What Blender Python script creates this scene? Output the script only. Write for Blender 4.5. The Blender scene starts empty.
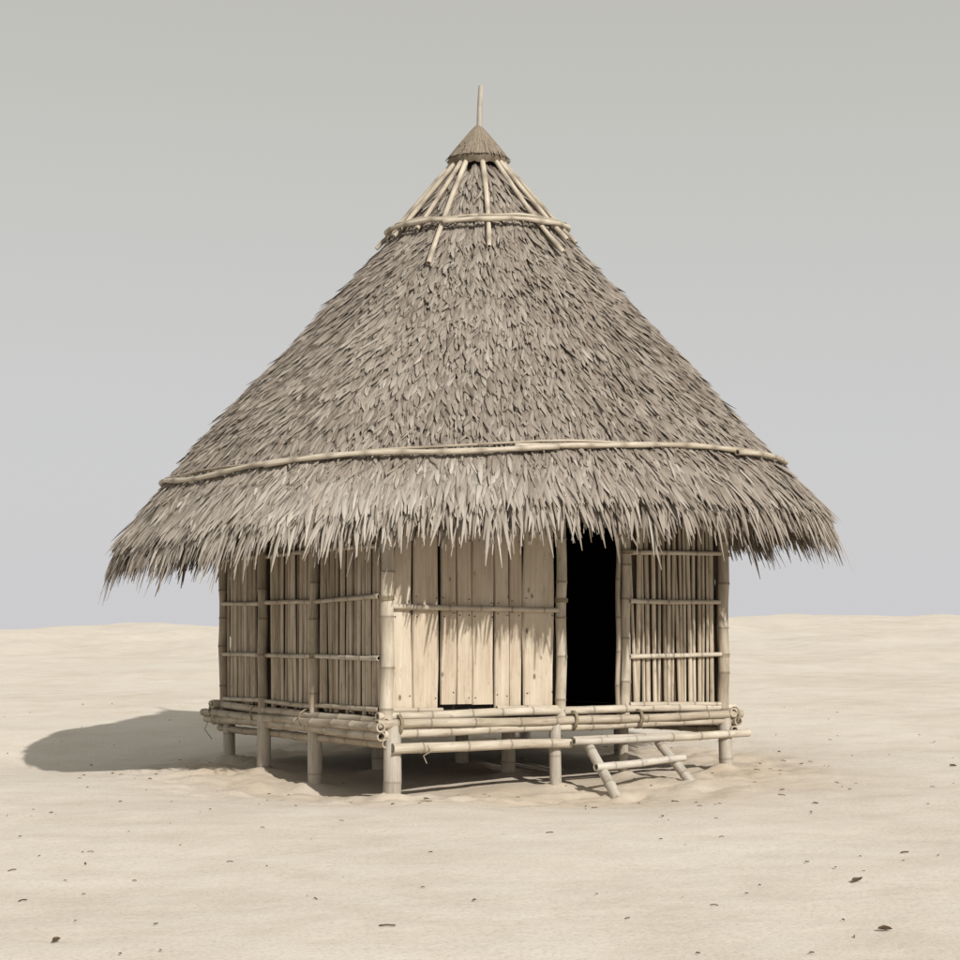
import bpy, math, random
import numpy as np
from mathutils import Vector, noise, Matrix
random.seed(7); rng=np.random.default_rng(11)
sc=bpy.context.scene
sc.view_settings.view_transform='Standard'
try: sc.view_settings.look='None'
except: pass
sc.view_settings.exposure=0

# ---------------------------------------------------------------- helpers
EYE=1.483
CX,CY=-0.02,19.72; SY=0.86; TILT=0.027
A=Vector((-0.897,17.0,0)); F=Vector((0.8663,0.4995,0)).normalized(); L=Vector((-0.4995,0.8663,0)).normalized()
NF=Vector((F.y,-F.x,0)); NL=Vector((-F.x,-F.y,0)); S=3.98

def ground_base(x,y):
    if y<14: b=0.0
    elif y<18: b=0.029*(y-14)**2/8.0
    elif y<88: b=0.029*(y-16)
    else: b=0.029*72 + 0.3*(1-math.exp(-(y-88)/30.0)) - 0.0006*(y-88)
    return max(b,-3)
MOUNDS=[(-1.5,17.7,-0.13,1.3),(0.9,16.9,-0.08,1.1),(-5.0,21.3,-0.20,1.9)]
def gh(x,y):
    b=ground_base(x,y)
    d=math.hypot(x,y)
    far=min(1.0,max(0.0,(d-24)/50.0))
    n=noise.noise(Vector((x*0.12,y*0.16,1.3)))*0.05
    n+=noise.noise(Vector((x*0.5,y*0.6,5.3)))*0.026
    n+=noise.noise(Vector((x*1.7,y*1.9,9.3)))*0.010
    n+=noise.noise(Vector((x*4.5,y*4.5,2.3)))*0.003
    if far>0:
        n+=far*(noise.noise(Vector((x*0.035,y*0.02,3.1)))*0.55+noise.noise(Vector((x*0.12,y*0.1,8.1)))*0.34+noise.noise(Vector((x*0.35,y*0.2,8.1)))*0.24+0.012*x)
    q=math.hypot(x-CX+0.1,(y-CY)*1.0)
    m=math.exp(-((q-2.9)/0.8)**2)
    if m>0.02:
        n+=m*(0.0+0.06*noise.noise(Vector((x*2.6,y*2.6,2.2)))+0.045*noise.noise(Vector((x*6.5,y*6.5,4.2)))+0.016*noise.noise(Vector((x*14,y*14,4.2))))
    for (mx,my,mh,mr) in MOUNDS:
        dd=(x-mx)**2+(y-my)**2
        if dd<mr*mr*9: n+=mh*math.exp(-dd/(mr*mr))
    return b+n

class MB:
    def __init__(s): s.v=[];s.f=[];s.g=[];s.c=[]
    def add(s,vs,fs,gs,cs):
        o=len(s.v); s.v+=vs; s.g+=gs; s.c+=cs
        s.f+=[tuple(i+o for i in f) for f in fs]
    def build(s,name,mat,parent=None,smooth=True):
        me=bpy.data.meshes.new(name); me.from_pydata([tuple(v) for v in s.v],[],s.f)
        a=me.attributes.new('gv','FLOAT_VECTOR','POINT'); a.data.foreach_set('vector',np.array(s.g,dtype=np.float32).ravel())
        a=me.attributes.new('cc','FLOAT_COLOR','POINT'); a.data.foreach_set('color',np.array(s.c,dtype=np.float32).ravel())
        if smooth:
            me.polygons.foreach_set('use_smooth',[True]*len(me.polygons))
            try: me.set_sharp_from_angle(angle=math.radians(45))
            except Exception: pass
        me.materials.append(mat); me.update()
        ob=bpy.data.objects.new(name,me); sc.collection.objects.link(ob)
        if parent: ob.parent=parent
        return ob

def frame(d):
    d=d.normalized(); up=Vector((0,0,1)) if abs(d.z)<0.9 else Vector((0,1,0))
    a=d.cross(up).normalized(); b=d.cross(a).normalized(); return a,b

def tube_path(mb,pts,rad,nd,tint,seg=12,hollow=True):
    off=[random.uniform(-50,50) for _ in range(3)]
    vs=[];gs=[];cs=[];fs=[]
    n=len(pts); along=0
    a=None
    for i,p in enumerate(pts):
        d=(pts[min(i+1,n-1)]-pts[max(i-1,0)]).normalized()
        if a is None: a,b=frame(d)
        else:
            a=(a-d*a.dot(d)).normalized(); b=d.cross(a)
        if i: along+=(p-pts[i-1]).length
        for k in range(seg):
            t=2*math.pi*k/seg; r=rad[i]
            vs.append(p+a*(r*math.cos(t))+b*(r*math.sin(t)))
            gs.append((r*math.cos(t)+off[0],r*math.sin(t)+off[1],along+off[2]))
            cs.append((tint,nd[i],0,1))
    for i in range(n-1):
        for k in range(seg):
            k2=(k+1)%seg
            fs.append((i*seg+k,i*seg+k2,(i+1)*seg+k2,(i+1)*seg+k))
    for end in (0,n-1):
        base=end*seg; c=pts[end]; d=(pts[1]-pts[0]).normalized() if end==0 else (pts[n-2]-pts[n-1]).normalized()
        rings=[(0.70,0.0,0.0),(0.64,min(0.14,rad[end]*2.5),0.95)] if hollow else [(0.8,-0.004,0.1)]  # inner bore coloured near black: painted shade inside open pole ends
        prev=base
        for (sc_,dep,dk) in rings:
            o=len(vs)
            for k in range(seg):
                q=vs[base+k]; q2=c+(q-c)*sc_+d*dep
                vs.append(q2); gs.append(gs[base+k]); cs.append((tint,0.25,dk,1))
            for k in range(seg):
                k2=(k+1)%seg
                fs.append((prev+k,o+k,o+k2,prev+k2) if end==0 else (prev+k,prev+k2,o+k2,o+k))
            prev=o
        o=len(vs); vs.append(c+d*rings[-1][1]); gs.append(gs[base]); cs.append((tint,0,rings[-1][2],1))
        for k in range(seg):
            k2=(k+1)%seg
            fs.append((prev+k,o,prev+k2))
    mb.add(vs,fs,gs,cs)

def bamboo(mb,p0,p1,r,tint=None,spacing=0.34,bend=0.012,taper=0.9,seg=12,hollow=True,bump=0.10):
    p0=Vector(p0);p1=Vector(p1); Ln=(p1-p0).length; d=(p1-p0)/Ln; a,b=frame(d)
    if tint is None: tint=random.uniform(0.25,0.8)
    ph=random.uniform(0,6.28); ph2=random.uniform(0,6.28)
    nodes=[]; x=random.uniform(0.1,spacing)
    while x<Ln-0.05:
        nodes.append(x); x+=spacing*random.uniform(0.78,1.22)
    ss=[(0,0,1.0)]
    for nn in nodes:
        prev=ss[-1][0]
        mid=(prev+nn)/2
        if nn-prev>0.12: ss.append((mid,0,0.97))
        ss+= [(nn-0.016,0.25,1.0),(nn-0.006,0.9,1+bump),(nn+0.004,1.0,1+bump*0.8),(nn+0.016,0.2,1.0)]
    ss.append((Ln,0,0.99))
    pts=[];rad=[];nd=[]
    for (s,k,m) in ss:
        t=s/Ln
        o=a*(bend*Ln*0.5*math.sin(t*3.1)*math.cos(ph))+b*(bend*Ln*0.5*math.sin(t*3.1)*math.sin(ph))
        o+=a*0.006*math.sin(s*7+ph2)+b*0.004*math.sin(s*4+ph)
        pts.append(p0+d*s+o); rad.append(r*m*(1+(taper-1)*t)); nd.append(k)
    tube_path(mb,pts,rad,nd,tint,seg,hollow)

def slat(mb,p0,p1,wv,tv,w0,w1,th,tint,curve=0.25,bow=0.0):
    off=[random.uniform(-50,50) for _ in range(3)]
    vs=[];gs=[];cs=[];fs=[]
    nr=7; Ln=(p1-p0).length
    prof=[(-0.5,0),(-0.46,th*0.85),(-0.2,th*(1+curve)),(0.2,th*(1+curve)),(0.46,th*0.85),(0.5,0),(0.3,-0.3*th),(-0.3,-0.3*th)]
    ph=random.uniform(0,6.28)
    for i in range(nr):
        t=i/(nr-1); w=w0+(w1-w0)*t; w*=1+0.05*math.sin(ph+t*9)
        c=p0.lerp(p1,t)+tv*(bow*math.sin(t*math.pi))+wv*(0.004*math.sin(ph+t*5))
        for (x,y) in prof:
            vs.append(c+wv*(x*w)+tv*y); gs.append((x*w+off[0],y+off[1],t*Ln+off[2])); cs.append((tint,0,0,1))
    m=len(prof)
    for i in range(nr-1):
        for k in range(m):
            k2=(k+1)%m; fs.append((i*m+k,(i+1)*m+k,(i+1)*m+k2,i*m+k2))
    fs.append(tuple(range(m))); fs.append(tuple(range((nr-1)*m,nr*m))[::-1])
    mb.add(vs,fs,gs,cs)

def lashing(mb,c,d,r,turns=4,tint=0.3,w=0.008):
    a,b=frame(d); pts=[];n=turns*10
    for i in range(n+1):
        t=i/n*turns*2*math.pi
        pts.append(c+a*(r*math.cos(t))+b*(r*math.sin(t))+d*((i/n-0.5)*turns*w*1.8))
    tube_path(mb,pts,[w]*len(pts),[0.0]*len(pts),tint,5,False)

# ---------------------------------------------------------------- materials
def newmat(name):
    m=bpy.data.materials.new(name); m.use_nodes=True; nt=m.node_tree
    return m,nt,nt.nodes,nt.links,nt.nodes['Principled BSDF']
def ramp(N,stops):
    r=N.new('ShaderNodeValToRGB'); e=r.color_ramp.elements
    e[0].position,e[0].color=stops[0][0],(*stops[0][1],1)
    e[1].position,e[1].color=stops[-1][0],(*stops[-1][1],1)
    for p,c in stops[1:-1]:
        q=e.new(p); q.color=(*c,1)
    return r
def mixn(N,Lk,fac,a,b,mode='MIX'):
    m=N.new('ShaderNodeMix'); m.data_type='RGBA'; m.blend_type=mode
    for sock,val in ((m.inputs[0],fac),(m.inputs[6],a),(m.inputs[7],b)):
        if hasattr(val,'is_output'): Lk.new(val,sock)
        elif isinstance(val,(int,float)): sock.default_value=val
        else: sock.default_value=(*val,1)
    return m.outputs[2]
def mathn(N,Lk,op,a,b=None,clamp=False):
    m=N.new('ShaderNodeMath'); m.operation=op; m.use_clamp=clamp
    for i,v in enumerate((a,b)):
        if v is None: continue
        if hasattr(v,'is_output'): Lk.new(v,m.inputs[i])
        else: m.inputs[i].default_value=v
    return m.outputs[0]
def attrs(N,Lk):
    g=N.new('ShaderNodeAttribute'); g.attribute_name='gv'
    c=N.new('ShaderNodeAttribute'); c.attribute_name='cc'
    s=N.new('ShaderNodeSeparateColor'); Lk.new(c.outputs['Color'],s.inputs[0])
    return g.outputs['Vector'],s.outputs[0],s.outputs[1],s.outputs[2]
def scaled(N,Lk,v,s):
    m=N.new('ShaderNodeVectorMath'); m.operation='MULTIPLY'; Lk.new(v,m.inputs[0]); m.inputs[1].default_value=s; return m.outputs[0]
def noi(N,Lk,v,scale=1,detail=4,rough=0.55,dist=0):
    n=N.new('ShaderNodeTexNoise'); n.inputs['Scale'].default_value=scale; n.inputs['Detail'].default_value=detail
    n.inputs['Roughness'].default_value=rough; n.inputs['Distortion'].default_value=dist
    if v is not None: Lk.new(v,n.inputs['Vector'])
    return n.outputs['Fac']

def wood_mat(name,dark,mid,light,nodecol,streak=(90,90,3.5),bump=0.25,knots=False,rough=0.62):
    m,nt,N,Lk,B=newmat(name)
    gv,tint,node,dk=attrs(N,Lk)
    n1=noi(N,Lk,scaled(N,Lk,gv,streak),1,5,0.6)
    n2=noi(N,Lk,scaled(N,Lk,gv,(9,9,2.2)),1,3,0.6)
    v=mathn(N,Lk,'ADD',mathn(N,Lk,'MULTIPLY',n1,0.65),mathn(N,Lk,'MULTIPLY',n2,0.65))
    v=mathn(N,Lk,'SUBTRACT',v,0.10)
    v=mathn(N,Lk,'ADD',v,mathn(N,Lk,'MULTIPLY',mathn(N,Lk,'SUBTRACT',tint,0.5),0.5))
    r=ramp(N,[(0.22,dark),(0.52,mid),(0.85,light)]); Lk.new(v,r.inputs[0])
    col=r.outputs[0]
    n3=noi(N,Lk,scaled(N,Lk,gv,(22,22,7)),1,4,0.7)
    st=ramp(N,[(0.57,(0,0,0)),(0.70,(1,1,1))]); Lk.new(n3,st.inputs[0])
    col=mixn(N,Lk,mathn(N,Lk,'MULTIPLY',st.outputs[0],0.5),col,dark)
    if knots:
        vo=N.new('ShaderNodeTexVoronoi'); vo.inputs['Scale'].default_value=1; Lk.new(scaled(N,Lk,gv,(8,0.1,4.2)),vo.inputs['Vector'])
        kr=ramp(N,[(0.07,(1,1,1)),(0.16,(0,0,0))]); Lk.new(vo.outputs['Distance'],kr.inputs[0])
        gt=noi(N,Lk,scaled(N,Lk,gv,(3,0.1,2)),1,1,0.5); gq=ramp(N,[(0.46,(0,0,0)),(0.50,(1,1,1))]); Lk.new(gt,gq.inputs[0])
        col=mixn(N,Lk,mathn(N,Lk,'MULTIPLY',mathn(N,Lk,'MULTIPLY',kr.outputs[0],gq.outputs[0]),0.85),col,(0.10,0.062,0.035))
    col=mixn(N,Lk,mathn(N,Lk,'MULTIPLY',node,0.65),col,nodecol)
    col=mixn(N,Lk,dk,col,(0.008,0.006,0.004))
    Lk.new(col,B.inputs['Base Color']); B.inputs['Roughness'].default_value=rough
    B.inputs['Specular IOR Level'].default_value=0.3
    bp=N.new('ShaderNodeBump'); bp.inputs['Strength'].default_value=bump; bp.inputs['Distance'].default_value=0.01
    Lk.new(n1,bp.inputs['Height']); Lk.new(bp.outputs[0],B.inputs['Normal'])
    return m
M_bam=wood_mat('bamboo',(0.17,0.132,0.092),(0.38,0.32,0.24),(0.57,0.51,0.415),(0.10,0.075,0.052))
M_post=wood_mat('weathered_post',(0.22,0.19,0.155),(0.39,0.35,0.29),(0.55,0.51,0.44),(0.2,0.16,0.12))
M_slat=wood_mat('split_bamboo',(0.13,0.097,0.065),(0.35,0.285,0.205),(0.55,0.475,0.37),(0.1,0.07,0.05))
M_plank=wood_mat('plank_wood',(0.27,0.20,0.135),(0.45,0.37,0.275),(0.56,0.49,0.39),(0.1,0.07,0.05),streak=(55,55,1.6),bump=0.25,knots=True,rough=0.75)
M_rope=wood_mat('rope_fibre',(0.12,0.095,0.06),(0.28,0.225,0.15),(0.42,0.36,0.26),(0.1,0.07,0.05))
M_dark=wood_mat('shade_and_nail_dark',(0.010,0.007,0.005),(0.022,0.016,0.011),(0.045,0.033,0.022),(0.01,0.01,0.01))  # near-black tone paints shade on floor and lining; nail heads share it
M_gap=wood_mat('gap_shade_backing',(0.04,0.028,0.018),(0.08,0.058,0.038),(0.14,0.105,0.07),(0.01,0.01,0.01),streak=(60,60,60))  # dark brown stands in for shade seen through the slat gaps

def thatch_mat(name,stops):
    m,nt,N,Lk,B=newmat(name)
    gv,tint,alongv,dk=attrs(N,Lk)
    n1=noi(N,Lk,scaled(N,Lk,gv,(260,60,9)),1,3,0.6)
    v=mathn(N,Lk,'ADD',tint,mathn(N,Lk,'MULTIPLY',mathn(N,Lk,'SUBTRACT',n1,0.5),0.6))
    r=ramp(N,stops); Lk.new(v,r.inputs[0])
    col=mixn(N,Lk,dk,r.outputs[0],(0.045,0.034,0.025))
    Lk.new(col,B.inputs['Base Color']); B.inputs['Roughness'].default_value=0.85
    B.inputs['Specular IOR Level'].default_value=0.12
    bp=N.new('ShaderNodeBump'); bp.inputs['Strength'].default_value=0.25; bp.inputs['Distance'].default_value=0.006
    Lk.new(n1,bp.inputs['Height']); Lk.new(bp.outputs[0],B.inputs['Normal'])
    return m
M_thatch=thatch_mat('palm_thatch',[(0.0,(0.12,0.095,0.073)),(0.3,(0.215,0.180,0.146)),(0.6,(0.31,0.270,0.226)),(1.0,(0.46,0.42,0.365))])
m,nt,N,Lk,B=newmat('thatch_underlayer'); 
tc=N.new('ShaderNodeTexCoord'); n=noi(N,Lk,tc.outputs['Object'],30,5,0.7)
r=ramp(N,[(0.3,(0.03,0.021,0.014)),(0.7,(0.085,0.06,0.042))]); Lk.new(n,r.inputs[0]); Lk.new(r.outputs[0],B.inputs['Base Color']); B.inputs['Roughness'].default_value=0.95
M_under=m  # dark base colour paints shade into the gaps between blades

# sand
m,nt,N,Lk,B=newmat('sand')
tc=N.new('ShaderNodeTexCoord'); O=tc.outputs['Object']
nb=noi(N,Lk,O,0.22,4,0.6); nm=noi(N,Lk,O,1.6,5,0.6); nf=noi(N,Lk,O,38,5,0.75); ng=noi(N,Lk,O,160,2,0.7)
nk=noi(N,Lk,O,7,4,0.65)
r=ramp(N,[(0.34,(0.545,0.482,0.400)),(0.5,(0.615,0.556,0.475)),(0.68,(0.66,0.605,0.53))])
v=mathn(N,Lk,'ADD',mathn(N,Lk,'MULTIPLY',nb,0.5),mathn(N,Lk,'MULTIPLY',nm,0.5)); Lk.new(v,r.inputs[0])
col=r.outputs[0]
r2=ramp(N,[(0.33,(0.74,0.72,0.69)),(0.5,(1,1,1)),(0.7,(1.05,1.05,1.05))]); Lk.new(nf,r2.inputs[0])
col=mixn(N,Lk,0.8,col,r2.outputs[0],'MULTIPLY')
vo=N.new('ShaderNodeTexVoronoi'); vo.inputs['Scale'].default_value=9; Lk.new(O,vo.inputs['Vector'])
kr=ramp(N,[(0.05,(1,1,1)),(0.085,(0,0,0))]); Lk.new(vo.outputs['Distance'],kr.inputs[0])
gate=noi(N,Lk,O,3.1,2,0.5); gr=ramp(N,[(0.55,(0,0,0)),(0.62,(1,1,1))]); Lk.new(gate,gr.inputs[0])
col=mixn(N,Lk,mathn(N,Lk,'MULTIPLY',mathn(N,Lk,'MULTIPLY',kr.outputs[0],gr.outputs[0]),0.55),col,(0.22,0.18,0.13))
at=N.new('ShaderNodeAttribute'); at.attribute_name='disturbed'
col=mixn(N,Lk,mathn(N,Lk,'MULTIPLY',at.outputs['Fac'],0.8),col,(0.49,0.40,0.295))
Lk.new(col,B.inputs['Base Color']); B.inputs['Roughness'].default_value=0.95; B.inputs['Specular IOR Level'].default_value=0.1
hh=mathn(N,Lk,'ADD',mathn(N,Lk,'ADD',nm,mathn(N,Lk,'MULTIPLY',nk,0.25)),mathn(N,Lk,'ADD',mathn(N,Lk,'MULTIPLY',nf,0.17),mathn(N,Lk,'MULTIPLY',ng,0.05)))
bp=N.new('ShaderNodeBump'); bp.inputs['Strength'].default_value=0.42; bp.inputs['Distance'].default_value=0.065
Lk.new(hh,bp.inputs['Height']); Lk.new(bp.outputs[0],B.inputs['Normal'])
M_sand=m

# ---------------------------------------------------------------- hut
hut=bpy.data.objects.new('thatched_hut',None); hut.location=(0,0,0); sc.collection.objects.link(hut)
def W(org,d,n,u,out,z): 
    p=org+d*u+n*out; return Vector((p.x,p.y,z))

FL=0.74; TOP=3.20
st=MB()
stilts=[]
def stilt(p,r,top=FL-0.08):
    MOUNDS.append((p.x,p.y,0.055,r*2.6)); stilts.append((p,r,top))
stilt(W(A,F,NF,0.05,0.06,0),0.088)
stilt(W(A,F,NF,1.86,0.07,0),0.062)
stilt(W(A,F,NF,2.9,-0.25,0),0.05)
stilt(W(A,F,NF,3.98,0.05,0),0.075)
stilt(W(A,L,NL,1.48,0.05,0),0.078)
stilt(W(A,L,NL,2.66,0.10,0),0.078)
stilt(W(A,L,NL,3.85,0.0,0),0.07)
for (u,t) in ((1.9,1.9),(3.98,1.9),(1.9,3.98),(3.98,3.98),(1.9,0.9),(0.9,1.9)):
    p=A+F*u+L*t; stilt(Vector((p.x,p.y,0)),0.075)
for p,r,top in stilts:
    g=gh(p.x,p.y)
    bamboo(st,(p.x+random.uniform(-.02,.02),p.y,g-0.25),(p.x,p.y,top),r,tint=random.uniform(0.35,0.7),spacing=0.6,bend=0.01,taper=0.94,seg=18,bump=0.03)
st.build('stilts',M_post,hut)

# platform poles
pf=MB()
front=[(0.745,0.03,0.045,-0.10,4.12),(0.680,0.10,0.046,-0.14,4.16),(0.665,0.0,0.042,-0.05,4.10),(0.585,0.07,0.046,-0.05,2.02),(0.605,0.06,0.042,1.88,4.18),(0.440,0.15,0.052,0.0,1.98),(0.47,0.13,0.046,2.02,4.24)]
for z,o,r,u0,u1 in front:
    dz=random.uniform(-0.014,0.014)
    bamboo(pf,W(A,F,NF,u0,o,z-dz),W(A,F,NF,u1,o,z+dz),r,spacing=0.42,bend=0.008,seg=14,tint=random.uniform(0.45,0.9))
left=[(0.715,0.05,0.044,-0.13,4.3),(0.640,0.12,0.047,-0.16,4.38),(0.62,0.02,0.043,-0.05,4.2),(0.555,0.10,0.046,-0.12,4.34),(0.475,0.03,0.045,-0.10,4.1)]
for z,o,r,u0,u1 in left:
    dz=random.uniform(-0.02,0.02)
    bamboo(pf,W(A,L,NL,u0,o,z-dz),W(A,L,NL,u1,o,z+dz),r,spacing=0.42,bend=0.008,seg=14,tint=random.uniform(0.3,0.8))
B0=A+L*S; R0=A+F*S
for z,o,r in ((0.74,0.04,0.048),(0.65,0.10,0.05),(0.55,0.05,0.05)):
    bamboo(pf,W(B0,F,-NF,-0.15,o,z),W(B0,F,-NF,4.15,o,z),r,spacing=0.42,bend=0.006)
    bamboo(pf,W(R0,L,-NL,-0.15,o,z-0.035),W(R0,L,-NL,4.15,o,z-0.035),r,spacing=0.42,bend=0.006)
for u in (0.75,1.35,2.35,3.3):
    bamboo(pf,W(A+F*u,L,NF,0,0.02,0.61),W(A+F*u+L*3.9,L,NF,0,0,0.61),0.042)
pf.build('platform_poles',M_bam,hut)
fl=MB()
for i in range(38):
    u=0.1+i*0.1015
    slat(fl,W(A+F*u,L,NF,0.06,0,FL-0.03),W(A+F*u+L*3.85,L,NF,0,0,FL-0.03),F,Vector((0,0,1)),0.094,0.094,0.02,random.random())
fl.build('floor_deck',M_dark,hut)  # deck coloured near black, as if unlit

# wall posts
wp=MB(); lash=MB()
def wpost(org,d,n,u,r,z0=0.5,out=0.0,tint=None,lean=0.0):
    bamboo(wp,W(org,d,n,u+lean,out,z0),W(org,d,n,u,out,TOP),r,spacing=0.40,bend=0.008,taper=0.94,seg=16,tint=tint)
wpost(A,F,NF,0.0,0.066,0.62,0.03,0.75)
wpost(A,F,NF,1.955,0.055,0.62,0.02,0.7)
wpost(A,F,NF,2.745,0.055,0.70,0.0,0.6); wpost(A,F,NF,2.655,0.026,0.75,0.0,0.35)
wpost(A,F,NF,S,0.062,0.62,0.03,0.4)
wpost(A,L,NL,1.5,0.05,0.62,0.04,0.3); wpost(A,L,NL,2.78,0.055,0.50,0.06,0.25); wpost(A,L,NL,S,0.055,0.6,0.02,0.2)
for t in (1.3,2.6,3.98): wpost(B0,F,-NF,t,0.055)
for t in (1.3,2.6): wpost(R0,L,-NL,t,0.055)
wp.build('wall_posts',M_bam,hut)

# split-bamboo wall panels
sl=MB(); rails=MB(); back=MB()
RZ=[2.36,1.86,1.30,0.80]
def panel(org,d,n,u0,u1,rz=RZ,z0=0.755,z1=TOP-0.05,wmin=0.035,wmax=0.085,tb=0.0,gap=0.024):
    u=u0
    while u<u1-0.02:
        w=random.uniform(wmin,wmax); w=min(w,u1-u)
        ln=random.gauss(0,0.014); zt=z0+random.uniform(-0.02,0.03)
        slat(sl,W(org,d,n,u+w/2+ln,random.uniform(-.006,.006),zt),W(org,d,n,u+w/2-ln*1.5,random.uniform(-.006,.006),z1),d,n,w*random.uniform(.85,1.05),w*random.uniform(.65,1.0),0.010,min(1,max(0,random.gauss(0.5+tb,0.30))),curve=0.9,bow=random.uniform(-0.006,0.012))
        u+=w+random.uniform(0.003,gap)
    for z in rz:
        j=random.uniform(-.014,.014)
        bamboo(rails,W(org,d,n,u0-0.04,0.045,z-j),W(org,d,n,u1+0.04,0.045,z+j),0.026,spacing=0.33,seg=10,bend=0.015,tint=random.uniform(.5,.9))
    slat(back,W(org,d,n,(u0+u1)/2,-0.05,z0-0.02),W(org,d,n,(u0+u1)/2,-0.05,z1),d,n,u1-u0+0.06,u1-u0+0.06,0.012,0.5,curve=0)
for a,b in ((0.07,1.44),(1.56,2.71),(2.84,3.92)):
    panel(A,L,NL,a,b,wmin=0.03,wmax=0.072,gap=0.034,tb=0.08)
panel(A,F,NF,2.81,3.91,tb=0.15,wmin=0.032,wmax=0.062,gap=0.028)
for a,b in ((0.06,1.24),(1.36,2.54),(2.66,3.92)):
    panel(B0,F,-NF,a,b); panel(R0,L,-NL,a,b)
for (o,d,n) in ((A,F,NF),(A,L,NL),(B0,F,-NF),(R0,L,-NL)):
    bamboo(rails,W(o,d,n,-0.10,0.06,TOP+0.0),W(o,d,n,S+0.10,0.06,TOP+0.0),0.055)
bamboo(rails,W(A,F,NF,1.95,0.0,2.80),W(A,F,NF,2.78,0.0,2.80),0.035)
slat(back,W(A,F,NF,2.33,-0.03,2.82),W(A,F,NF,2.33,-0.03,TOP),F,NF,0.72,0.72,0.02,0.4,curve=0)
sl.build('split_bamboo_walls',M_slat,hut); back.build('gap_shade_sheets',M_gap,hut)  # dark sheets added behind slats so the gaps read as shade

# plank wall on the front
pk=MB()
us=[(0.075,0.285,.0),(0.293,0.572,.0),(0.604,0.775,-.010),(0.782,0.945,-.010),(0.951,1.195,-.010),(1.203,1.365,-.010),(1.372,1.515,-.010),(1.530,1.888,0.0)]
for i,(a,b,o) in enumerate(us):
    zb=0.80 if not (2<=i<=4) else 0.845
    w=b-a
    slat(pk,W(A,F,NF,(a+b)/2,-0.012+o+random.uniform(-.003,.003),zb-0.01*random.random()),W(A,F,NF,(a+b)/2,-0.012+o,TOP-0.03),F,NF,w,w,0.024,[.62,.5,.42,.58,.5,.66,.45,.72][i],curve=0.04)
pk.build('plank_wall',M_plank,hut)
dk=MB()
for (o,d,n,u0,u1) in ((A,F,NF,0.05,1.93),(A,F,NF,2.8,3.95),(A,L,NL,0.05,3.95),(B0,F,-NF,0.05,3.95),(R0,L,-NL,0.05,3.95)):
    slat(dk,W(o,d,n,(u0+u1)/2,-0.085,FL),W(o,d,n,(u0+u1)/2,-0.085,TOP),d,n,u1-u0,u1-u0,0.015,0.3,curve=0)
dk.build('shade_lining',M_dark,hut)  # dark sheets added to paint the unlit interior
bamboo(rails,W(A,F,NF,0.04,0.045,1.785),W(A,F,NF,1.92,0.045,1.765),0.027,spacing=0.36,tint=0.72)
for (a,b) in ((0.04,0.60),(1.20,1.92)):
    bamboo(rails,W(A,F,NF,a,0.035,0.80),W(A,F,NF,b,0.035,0.80),0.020,spacing=0.36,tint=0.6)
rails.build('wall_rails',M_bam,hut)
nl=MB()
for (a,b,o) in us:
    for z in (1.71,1.85,2.45,0.93):
        for uu in (a+0.03,b-0.03):
            if random.random()<0.25: continue
            c=W(A,F,NF,uu+random.uniform(-.01,.01),0.018+o,z+random.uniform(-.03,.03)); rr=0.006
            tube_path(nl,[c-NF*0.006,c],[rr,rr],[0,0],0.1,7,False)
nl.build('nail_heads',M_dark,hut)

# lashings
for (o,d,n,ulist) in ((A,F,NF,(0.0,1.955,2.745,3.98)),(A,L,NL,(1.5,2.78,3.98))):
    for u in ulist:
        for z in (1.86,1.30,2.36):
            if n is NF and u<2 and z!=1.86: continue
            if random.random()<0.6: lashing(lash,W(o,d,n,u,0.03,z),Vector((0,0,1)),0.069 if u==0 else 0.062,4,0.4,0.006)
        lashing(lash,W(o,d,n,u+0.10,0.07,0.66),d,0.100,3,0.35,0.006)
lash.build('rope_lashings',M_rope,hut)
ro=MB()
def loose(p0,pts,w=0.005):
    P=[Vector(p0)]+[Vector(p0)+Vector(q) for q in pts]
    out=[]
    for i in range(len(P)-1):
        for k in range(4): out.append(P[i].lerp(P[i+1],k/4))
    out.append(P[-1]); tube_path(ro,out,[w]*len(out),[0]*len(out),0.6,5,False)
loose(W(A,L,NL,4.2,0.14,0.66),[(0.02,0,-.1),(-.03,0,-.22),(0.05,0,-.33)])
loose(W(A,F,NF,0.35,0.2,0.47),[(0.03,0,-.06),(-.04,0,-.1),(-.01,0,-.17)])
loose(W(A,F,NF,-0.06,0.12,0.62),[(-0.05,-.02,-.04),(-.1,0,-.03)])
ro.build('loose_rope',M_rope,hut)

# ---------------------------------------------------------------- roof
RP=[(0.0,6.93),(0.27,6.60),(0.90,5.85),(2.1,4.57),(3.34,3.25),(3.75,2.84),(3.95,2.64)]
rr_=np.array([p[0] for p in RP]); zz_=np.array([p[1] for p in RP])
def zp(r): return np.interp(r,rr_,zz_)
def irreg(phi):
    pw=(phi+np.pi)%(2*np.pi)-np.pi
    return 1+0.010*np.cos(3*phi+0.6)+0.009*np.cos(5*phi+2.0)+0.006*np.sin(9*phi)-0.026*np.exp(-((pw-1.5)/0.5)**2)+0.012*np.exp(-((pw+1.5)/0.5)**2)
def surf(r,phi):
    k=1+(irreg(phi)-1)*np.clip(r/3.0,0,1)
    x=CX+r*k*np.sin(phi); y=CY-SY*r*k*np.cos(phi)
    pw=(phi+np.pi)%(2*np.pi)-np.pi
    z=zp(r)+TILT*(x-CX)-(0.15*np.exp(-((pw+1.1)/0.75)**2)-0.02*np.exp(-((pw-0.35)/0.6)**2))*np.clip((r-3.0)/0.8,0,1.2)
    return np.stack([x,y,z],-1)
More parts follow.
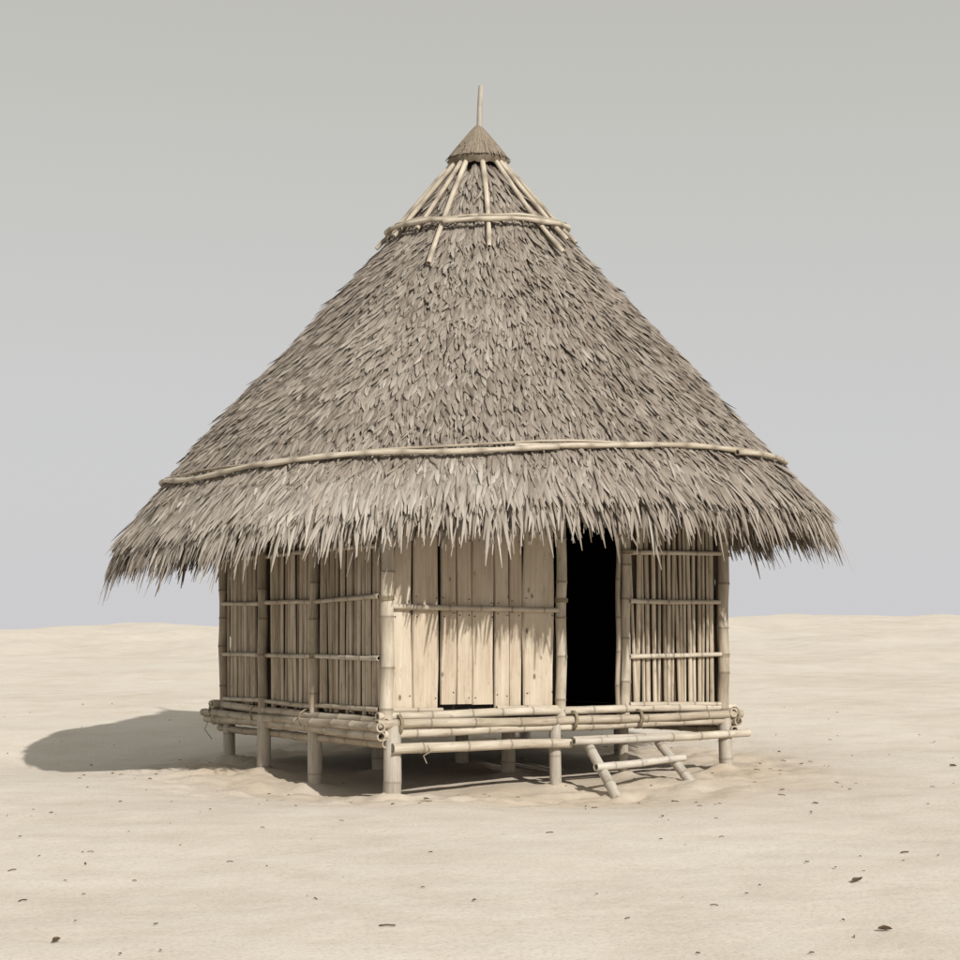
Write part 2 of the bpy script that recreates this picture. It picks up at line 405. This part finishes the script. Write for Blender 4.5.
def frames(r,phi):
    e=0.02
    T=surf(r+e,phi)-surf(r-e,phi); T/=np.linalg.norm(T,axis=-1,keepdims=True)
    Sd=surf(r,phi+e)-surf(r,phi-e); Sd/=np.linalg.norm(Sd,axis=-1,keepdims=True)
    Nn=np.cross(T,Sd); Nn/=np.linalg.norm(Nn,axis=-1,keepdims=True)
    flip=np.sign(Nn[...,2:3]); Nn*=flip
    return T,Sd,Nn
def shell(name,off,r0,r1,mat):
    nr,npn=30,120; vs=[];fs=[]
    for i in range(nr):
        r=r0+(r1-r0)*i/(nr-1)
        for k in range(npn):
            ph=np.array(2*math.pi*k/npn); p=surf(np.array(r),ph); T,Sd,Nn=frames(np.array(r),ph); p=p+Nn*off
            vs.append(tuple(p))
    for i in range(nr-1):
        for k in range(npn):
            k2=(k+1)%npn; fs.append((i*npn+k,i*npn+k2,(i+1)*npn+k2,(i+1)*npn+k))
    me=bpy.data.meshes.new(name); me.from_pydata(vs,[],fs); me.materials.append(mat)
    me.polygons.foreach_set('use_smooth',[True]*len(me.polygons))
    ob=bpy.data.objects.new(name,me); sc.collection.objects.link(ob); ob.parent=hut
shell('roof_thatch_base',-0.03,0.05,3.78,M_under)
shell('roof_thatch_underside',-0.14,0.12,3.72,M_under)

def vnoise(P,s,seed):
    x=P[:,0]*s;y=P[:,1]*s;z=P[:,2]*s
    return (np.sin(x*1.7+seed)+np.sin(y*2.3+z*1.1+seed*2.1)+np.sin(z*2.9-x*0.9+seed*.7)+np.sin((x+y)*3.7+seed*1.3)*.6)/3.6
def blades(name,n,rlo,rhi,Llo,Lhi,wlo,whi,lift,liftsd,yawsd,droop,h0,tmean,tsd,mat,under=False,bleach_lit=0.0,edge=None):
    phi=rng.uniform(0,2*np.pi,n)
    r=np.sqrt(rng.uniform(rlo**2,rhi**2,n)) if edge is None else rng.uniform(rlo,rhi,n)
    P=surf(r,phi); T,Sd,Nn=frames(r,phi)
    Ln=rng.uniform(Llo,Lhi,n); Wd=rng.uniform(wlo,whi,n)
    if edge is not None: Ln*=1+0.15*np.sin(phi*23+1)*np.sin(phi*41)+rng.normal(0,0.09,n)
    yaw=rng.normal(0,yawsd,n)+0.12*vnoise(P,1.6,3.0)
    roll=rng.normal(0,0.30,n); lf=np.clip(np.abs(rng.normal(lift,liftsd,n)),0,0.26); curl=rng.normal(-0.08,0.10,n)
    if under: lf=-lf
    D=np.cos(yaw)[:,None]*T+np.sin(yaw)[:,None]*Sd
    Wv=-np.sin(yaw)[:,None]*T+np.cos(yaw)[:,None]*Sd
    Wr=np.cos(roll)[:,None]*Wv+np.sin(roll)[:,None]*Nn
    Nr=-np.sin(roll)[:,None]*Wv+np.cos(roll)[:,None]*Nn
    hh=h0+rng.uniform(-0.015,0.022,n)+0.016*vnoise(P,2.3,1.0)
    ts=[0.0,0.35,0.72,1.0]; wp_=[0.6,1.0,0.85,0.16]
    if edge=='torn': wp_=[0.6,1.0,0.8,0.25]
    rows=[]
    side=rng.normal(0,0.05,n)
    for t,w in zip(ts,wp_):
        s=(Ln*t)
        c=P+D*s[:,None]+Nn*(hh+lf*s+curl*s*s)[:,None]+Wv*(side*t*t*Ln*2)[:,None]
        c[:,2]-=droop*s*s
        hw=(Wd*w*0.5)[:,None]
        fold=(Wd*w*0.14)[:,None]
        rows.append(np.stack([c-Wr*hw-Nr*fold,c+Nr*fold,c+Wr*hw-Nr*fold],1))
    V=np.stack(rows,1).reshape(-1,3)
    idx=[]
    for i in range(3):
        for k in range(2):
            idx.append((i*3+k,i*3+k+1,(i+1)*3+k+1,(i+1)*3+k))
    idx=np.array(idx)
    Fc=(idx[None]+(np.arange(n)*12)[:,None,None]).reshape(-1,4)
    pw=(phi+np.pi)%(2*np.pi)-np.pi
    tint=np.clip(rng.normal(tmean,tsd,n)+0.07*vnoise(P,1.1,7.0)+0.06*vnoise(P,4.0,2.0)+bleach_lit*np.exp(-((pw+0.45)/0.5)**2)-0.06*np.exp(-((pw-0.9)/0.6)**2),0,1)  # front-left bleaching plus painted light; right side tinted darker as shade
    me=bpy.data.meshes.new(name)
    me.vertices.add(n*12); me.vertices.foreach_set('co',V.astype(np.float32).ravel())
    me.loops.add(len(Fc)*4); me.loops.foreach_set('vertex_index',Fc.astype(np.int32).ravel())
    me.polygons.add(len(Fc)); me.polygons.foreach_set('loop_start',(np.arange(len(Fc))*4).astype(np.int32))
    try: me.polygons.foreach_set('loop_total',np.full(len(Fc),4,dtype=np.int32))
    except Exception: pass
    me.update(calc_edges=True)
    g=np.zeros((n,4,3,3),dtype=np.float32)
    off=rng.uniform(-40,40,(n,3))
    for i,t in enumerate(ts):
        for k,xx in enumerate((-1,0,1)):
            g[:,i,k,0]=off[:,0]+xx*Wd*0.5; g[:,i,k,1]=off[:,1]; g[:,i,k,2]=off[:,2]+Ln*t
    a=me.attributes.new('gv','FLOAT_VECTOR','POINT'); a.data.foreach_set('vector',g.ravel())
    c=np.zeros((n,4,3,4),dtype=np.float32); c[...,3]=1
    for i,t in enumerate(ts):
        c[:,i,:,0]=tint[:,None]; c[:,i,:,1]=t; c[:,i,:,2]=max(0,0.55-t*1.1)  # third channel darkens blade roots, painting shade between overlapping leaves
    a=me.attributes.new('cc','FLOAT_COLOR','POINT'); a.data.foreach_set('color',c.ravel())
    me.materials.append(mat)
    ob=bpy.data.objects.new(name,me); sc.collection.objects.link(ob); ob.parent=hut
    return ob
blades('roof_thatch',44000,0.26,3.42,0.18,0.33,0.028,0.056,0.115,0.055,0.16,0.0,0.0,0.43,0.12,M_thatch,bleach_lit=0.06)
blades('roof_thatch_fringe',14000,3.30,3.72,0.24,0.38,0.028,0.052,0.09,0.06,0.18,0.45,0.0,0.53,0.15,M_thatch,bleach_lit=0.20)
blades('eave_fringe',5200,3.56,3.80,0.24,0.40,0.024,0.048,0.02,0.05,0.20,1.5,-0.02,0.48,0.16,M_thatch,bleach_lit=0.2,edge='e')
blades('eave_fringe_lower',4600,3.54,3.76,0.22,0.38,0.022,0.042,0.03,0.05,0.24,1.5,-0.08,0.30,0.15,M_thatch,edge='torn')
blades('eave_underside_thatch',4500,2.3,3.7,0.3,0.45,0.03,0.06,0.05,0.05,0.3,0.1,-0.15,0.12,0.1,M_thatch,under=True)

rf=MB()
for k in range(20):
    ph=2*math.pi*k/20+0.1
    p0=surf(np.array(0.2),np.array(ph)); p1=surf(np.array(3.68),np.array(ph)); T,Sd,Nn=frames(np.array(2.0),np.array(ph))
    bamboo(rf,Vector(p0-Nn*0.20),Vector(p1-Nn*0.20),0.035,tint=0.2,bend=0.0)
def hoop(mb,r0fun,off,rad,tint,n=96,wob=0.02,seed=0,ph0=0,ph1=2*math.pi,spacing=7,hollow=False):
    pts=[];rd=[];nd=[]
    for k in range(n+1):
        ph=ph0+(ph1-ph0)*k/n
        r=r0fun(ph)+wob*math.sin(5*ph+seed)+wob*0.6*math.sin(11*ph+seed*2)
        p=surf(np.array(r),np.array(ph)); T,Sd,Nn=frames(np.array(r),np.array(ph))
        pts.append(Vector(p+Nn*off)); isn=(k%spacing==0)
        nd.append(0.8 if isn else 0.0); rd.append(rad*(1.16 if isn else 1.0)*(1+0.12*math.sin(k*0.7+seed)))
    tube_path(mb,pts,rd,nd,tint,9,hollow)
hoop(rf,lambda p:3.62,-0.23,0.032,0.2); hoop(rf,lambda p:2.95,-0.23,0.032,0.2)
rf.build('roof_rafters',M_bam,hut)
bh=MB()
rb=lambda p:3.335+0.07*math.cos(p)-0.02*math.cos(2*p)
segs=[(-1.75,-0.52,.05),(-0.62,0.22,.4),(0.10,0.95,.6),(0.82,1.9,.45),(1.8,3.3,.5),(3.1,4.7,.5)]
for i,(a,b,t) in enumerate(segs):
    hoop(bh,(lambda p,i=i:rb(p)+0.018*(i%2)),0.080+0.010*(i%2),0.026,0.5+0.3*random.random(),n=40,wob=0.016,seed=i,ph0=a,ph1=b,spacing=5,hollow=True)
hoop(bh,lambda p:rb(p)-0.033,0.072,0.013,0.4,n=100,wob=0.016,seed=4)
rb2=lambda p:0.90+0.05*math.cos(p)
for i,(a,b) in enumerate([(-1.9,-0.2),(-0.35,1.3),(1.2,3.0),(2.9,4.5)]):
    hoop(bh,(lambda p,i=i:rb2(p)+0.015*(i%2)),0.125,0.025,0.7,n=24,wob=0.008,seed=i+2,ph0=a,ph1=b,spacing=5,hollow=True)
hoop(bh,lambda p:rb2(p)-0.045,0.11,0.018,0.5,n=60,wob=0.01,seed=9)
for (deg,re,r) in ((-100,1.02,.022),(-80,1.06,.026),(-58,1.00,.026),(-38,0.98,.026),(-20,1.42,.028),(5,1.26,.028),(42,1.28,.026),(55,1.10,.028),(66,1.1,.024),(90,1.02,.026),(120,1.2,.03),(150,1.2,.03),(180,1.2,.03),(210,1.2,.03),(235,1.2,.03)):
    ph=math.radians(deg); pts=[];rd=[];nd=[]
    tw=random.uniform(-0.10,0.10)
    for k in range(13):
        t=k/12; q=0.20+(re-0.20)*t
        p=surf(np.array(q),np.array(ph+tw*(1-t))); T,Sd,Nn=frames(np.array(q),np.array(ph))
        pts.append(Vector(p+Nn*(0.06+0.025*t))); isn=(k in(3,7,11)); nd.append(.8 if isn else 0); rd.append(r*(1.12 if isn else 1)*(1-0.12*t)*random.uniform(.93,1.07))
    tube_path(bh,pts,rd,nd,random.uniform(.5,.9),10,True)
bh.build('roof_binding_bamboo',M_bam,hut)

# cap: plain conical cap, tightly laid fibre, slightly overhanging rim
cap=MB()
def cone_rows(mb,rows,tint,seg=48,jag=0.0):
    vs=[];gs=[];cs=[];fs=[]
    for i,(r,z) in enumerate(rows):
        for k in range(seg):
            t=2*math.pi*k/seg; rr=r*(1+0.02*math.sin(k*2.7)+0.012*math.sin(k*7.1)); zz=z-(jag*random.random() if i==len(rows)-1 else 0)
            vs.append(Vector((CX+rr*math.sin(t),CY-rr*math.cos(t),zz))); gs.append((t*0.35*0.5,0,z*1.0)); cs.append((tint,0,0,1))
    for i in range(len(rows)-1):
        for k in range(seg):
            k2=(k+1)%seg; fs.append((i*seg+k,i*seg+k2,(i+1)*seg+k2,(i+1)*seg+k))
    mb.add(vs,fs,gs,cs)
cone_rows(cap,[(0.034,7.09),(0.09,7.03),(0.17,6.93),(0.25,6.82),(0.335,6.715)],0.5,jag=0.012)
cone_rows(cap,[(0.325,6.725),(0.335,6.69),(0.30,6.64)],0.1,jag=0.03)
M_cap=wood_mat('cap_fibre',(0.13,0.10,0.07),(0.22,0.178,0.13),(0.31,0.262,0.20),(0.1,0.07,0.05),streak=(160,90,5),bump=0.6,rough=0.9)
cap.build('roof_cap',M_cap,hut)
fb=MB()
for k in range(420):
    t=random.uniform(0,2*math.pi); z0=random.uniform(6.78,7.05); kk=0.80
    z1=z0-random.uniform(0.12,0.2); z1=max(z1,6.70+random.random()*.015)
    r0=0.040+(7.09-z0)*kk; r1=0.044+(7.09-z1)*kk+0.003
    p0=Vector((CX+r0*math.sin(t),CY-r0*math.cos(t),z0)); t2=t+random.uniform(-.03,.03); p1=Vector((CX+r1*math.sin(t2),CY-r1*math.cos(t2),z1))
    wv=Vector((math.cos(t),math.sin(t),0)); tv=Vector((math.sin(t)*.7,-math.cos(t)*.7,.7))
    slat(fb,p0,p1,wv,tv,0.014,0.014,0.002,random.uniform(.35,.75),curve=.3)
fb.build('roof_cap_fibres',M_cap,hut)
fp=MB()
tube_path(fp,[Vector((CX+.01,CY,6.9)),Vector((CX+.015,CY,7.12)),Vector((CX+.018,CY,7.3)),Vector((CX+.02,CY,7.31)),Vector((CX+.03,CY,7.53))],[.036,.033,.030,.031,.027],[0,.3,0,.4,0],0.35,12,False)
fp.build('roof_finial_pole',M_post,hut)

# ---------------------------------------------------------------- ladder
lad=bpy.data.objects.new('bamboo_ladder',None); sc.collection.objects.link(lad)
MOUNDS.append((1.34,17.15,0.03,0.16)); MOUNDS.append((2.14,18.0,0.03,0.16))
ld=MB()
b1=Vector((1.31,17.14,0)); b1.z=gh(b1.x,b1.y)-0.04; t1=W(A,F,NF,2.16,0.20,0.43)
b2=Vector((2.11,17.97,0)); b2.z=gh(b2.x,b2.y)-0.04; t2=W(A,F,NF,3.02,0.20,0.43)
bamboo(ld,b1,t1,0.054,tint=0.7,spacing=0.5,bend=0.01); bamboo(ld,b2,t2,0.052,tint=0.6,spacing=0.5,bend=0.01)
q1=b1.lerp(t1,0.52)+Vector((0,-.06,.04)); q2=b2.lerp(t2,0.50)+Vector((0,-.06,.04)); e=(q2-q1).normalized()
bamboo(ld,q1-e*0.08,q2+e*0.12,0.040,tint=0.85,spacing=0.4)
q1=b1.lerp(t1,0.97)+Vector((0,-.06,.05)); q2=b2.lerp(t2,0.97)+Vector((0,-.06,.05)); e=(q2-q1).normalized()
bamboo(ld,q1-e*0.18,q2+e*0.10,0.038,tint=0.7,spacing=0.4)
ld.build('ladder_rails_and_rungs',M_post,lad)

# ---------------------------------------------------------------- ground
ys=list(np.arange(-4,6,0.5))+list(np.arange(6,26,0.07))
y=ys[-1]; st_=0.09
while y<2500:
    y+=st_; st_*=1.033; ys.append(y)
xs=list(np.arange(0,7.5,0.07)); x=xs[-1]; st_=0.08
while x<1500:
    x+=st_; st_*=1.045; xs.append(x)
xs=[-v for v in xs[::-1][:-1]]+xs
nx,ny=len(xs),len(ys)
V=[];dist=[]
for y in ys:
    for x in xs:
        V.append((x,y,gh(x,y) if abs(x)<600 else gh(math.copysign(600,x),y)))
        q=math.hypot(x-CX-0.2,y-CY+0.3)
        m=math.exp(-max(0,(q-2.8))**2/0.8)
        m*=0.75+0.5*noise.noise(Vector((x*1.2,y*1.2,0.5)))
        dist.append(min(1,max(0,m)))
idx=np.arange(nx*ny).reshape(ny,nx)
Fc=np.stack([idx[:-1,:-1],idx[:-1,1:],idx[1:,1:],idx[1:,:-1]],-1).reshape(-1,4)
me=bpy.data.meshes.new('sand_ground'); me.from_pydata(V,[],Fc.tolist())
a=me.attributes.new('disturbed','FLOAT','POINT'); a.data.foreach_set('value',np.array(dist,dtype=np.float32))
me.polygons.foreach_set('use_smooth',[True]*len(me.polygons)); me.materials.append(M_sand)
gd=bpy.data.objects.new('sand_ground',me); sc.collection.objects.link(gd)

# ---------------------------------------------------------------- leaf litter
lt=MB()
def litter(x,y,s,kind):
    z=gh(x,y); a=random.uniform(0,6.28); d=Vector((math.cos(a),math.sin(a),random.uniform(-.05,.1))).normalized(); w=Vector((-math.sin(a),math.cos(a),0))
    c=Vector((x,y,z+0.006))
    if kind=='twig':
        tube_path(lt,[c-d*s,c+w*s*.1+Vector((0,0,.004)),c+d*s],[s*.06+.002]*3,[0]*3,random.random()*.5,5,False)
    else:
        vs=[];n=8
        off=random.uniform(-20,20)
        for k in range(n):
            t=2*math.pi*k/n; rr=random.uniform(.75,1.1)
            vs.append(c+d*(s*rr*math.cos(t))+w*(s*.42*rr*math.sin(t))+Vector((0,0,s*.35*abs(math.sin(t))+random.uniform(0,.2)*s)))
        vs.append(c+Vector((0,0,0.002)))
        fs=[(k,(k+1)%n,n) for k in range(n)]
        lt.add(vs,fs,[(v.x+off,v.y,v.z) for v in vs],[(random.random()*.5,0,0.25,1)]*len(vs))
# larger scraps (x, y in metres, size)
for (x,y,s,k) in ((2.31,11.03,.055,'leaf'),(2.09,9.27,.05,'leaf'),(-2.07,8.81,.04,'leaf'),(-.48,9.3,.04,'twig'),(2.93,12.42,.05,'twig'),(3.12,12.25,.02,'twig'),(5.1,19.4,.05,'leaf'),(2.28,11.56,.025,'leaf'),(.68,10.5,.02,'leaf'),(-2.99,11.5,.03,'twig'),(1.5,14.8,.035,'leaf'),(-2.61,10.27,.03,'twig'),(-2.61,11.9,.04,'twig'),(-.03,10.2,.02,'leaf'),(.53,13.7,.03,'twig'),(5.7,22.6,.05,'leaf'),(1.45,16.4,.035,'leaf'),(1.94,15.9,.02,'twig')):
    litter(x,y,s,k)
for i in range(190):
    y=random.uniform(8,30); x=random.uniform(-.3,.3)*y
    litter(x,y,random.uniform(.004,.016)*(1+y/30),random.choice(['leaf','twig','leaf']))
for i in range(80):
    t=random.uniform(0,6.28); r=random.gauss(3.6,.8); litter(CX+r*math.sin(t),CY-r*math.cos(t),random.uniform(.012,.035),random.choice(['leaf','twig']))
M_litter=wood_mat('dry_leaf',(0.06,0.04,0.025),(0.14,0.09,0.055),(0.26,0.18,0.11),(0.05,0.03,0.02))
lt.build('leaf_litter',M_litter)

# ---------------------------------------------------------------- light, world, camera
EL=math.radians(34); hx,hy=0.49,-0.872
hn=math.hypot(hx,hy); hx/=hn; hy/=hn
sunv=Vector((hx*math.cos(EL),hy*math.cos(EL),math.sin(EL)))
sd=bpy.data.lights.new('sun','SUN'); sd.energy=4.3; sd.angle=math.radians(0.8); sd.color=(1,0.965,0.92)
so=bpy.data.objects.new('sun',sd); sc.collection.objects.link(so); so.rotation_euler=(-sunv).to_track_quat('-Z','Y').to_euler()
so.location=(10,-10,20)
w=bpy.data.worlds.new('World'); sc.world=w; w.use_nodes=True; nt=w.node_tree; N=nt.nodes; Lk=nt.links
bg=N['Background']; sky=N.new('ShaderNodeTexSky'); sky.sky_type='NISHITA'; sky.sun_disc=False
sky.sun_elevation=EL; sky.sun_rotation=math.atan2(hx,hy); sky.dust_density=4; sky.air_density=1.2; sky.ozone_density=1
hs=N.new('ShaderNodeHueSaturation'); hs.inputs['Saturation'].default_value=0.2; Lk.new(sky.outputs[0],hs.inputs['Color'])
# thin high haze: greyer overhead, paler toward the horizon
wt=N.new('ShaderNodeTexCoord'); sx=N.new('ShaderNodeSeparateXYZ'); Lk.new(wt.outputs['Generated'],sx.inputs[0])
hr=ramp(N,[(0.0,(0.685,0.68,0.70)),(0.10,(0.645,0.645,0.65)),(0.33,(0.545,0.540,0.495)),(1.0,(0.48,0.48,0.46))]); Lk.new(sx.outputs[2],hr.inputs[0])
hz=N.new('ShaderNodeVectorMath'); hz.operation='SCALE'; Lk.new(hr.outputs[0],hz.inputs[0]); hz.inputs['Scale'].default_value=10
mx=mixn(N,Lk,0.88,hs.outputs[0],hz.outputs[0]); Lk.new(mx,bg.inputs['Color']); bg.inputs['Strength'].default_value=0.1

cd=bpy.data.cameras.new('camera'); cd.sensor_width=36; cd.lens=67.5; cd.shift_y=158/960; cd.clip_end=6000; cd.clip_start=0.1
co=bpy.data.objects.new('camera',cd); sc.collection.objects.link(co); co.location=(0,0,EYE); co.rotation_euler=(math.radians(90),0,0)
sc.camera=co
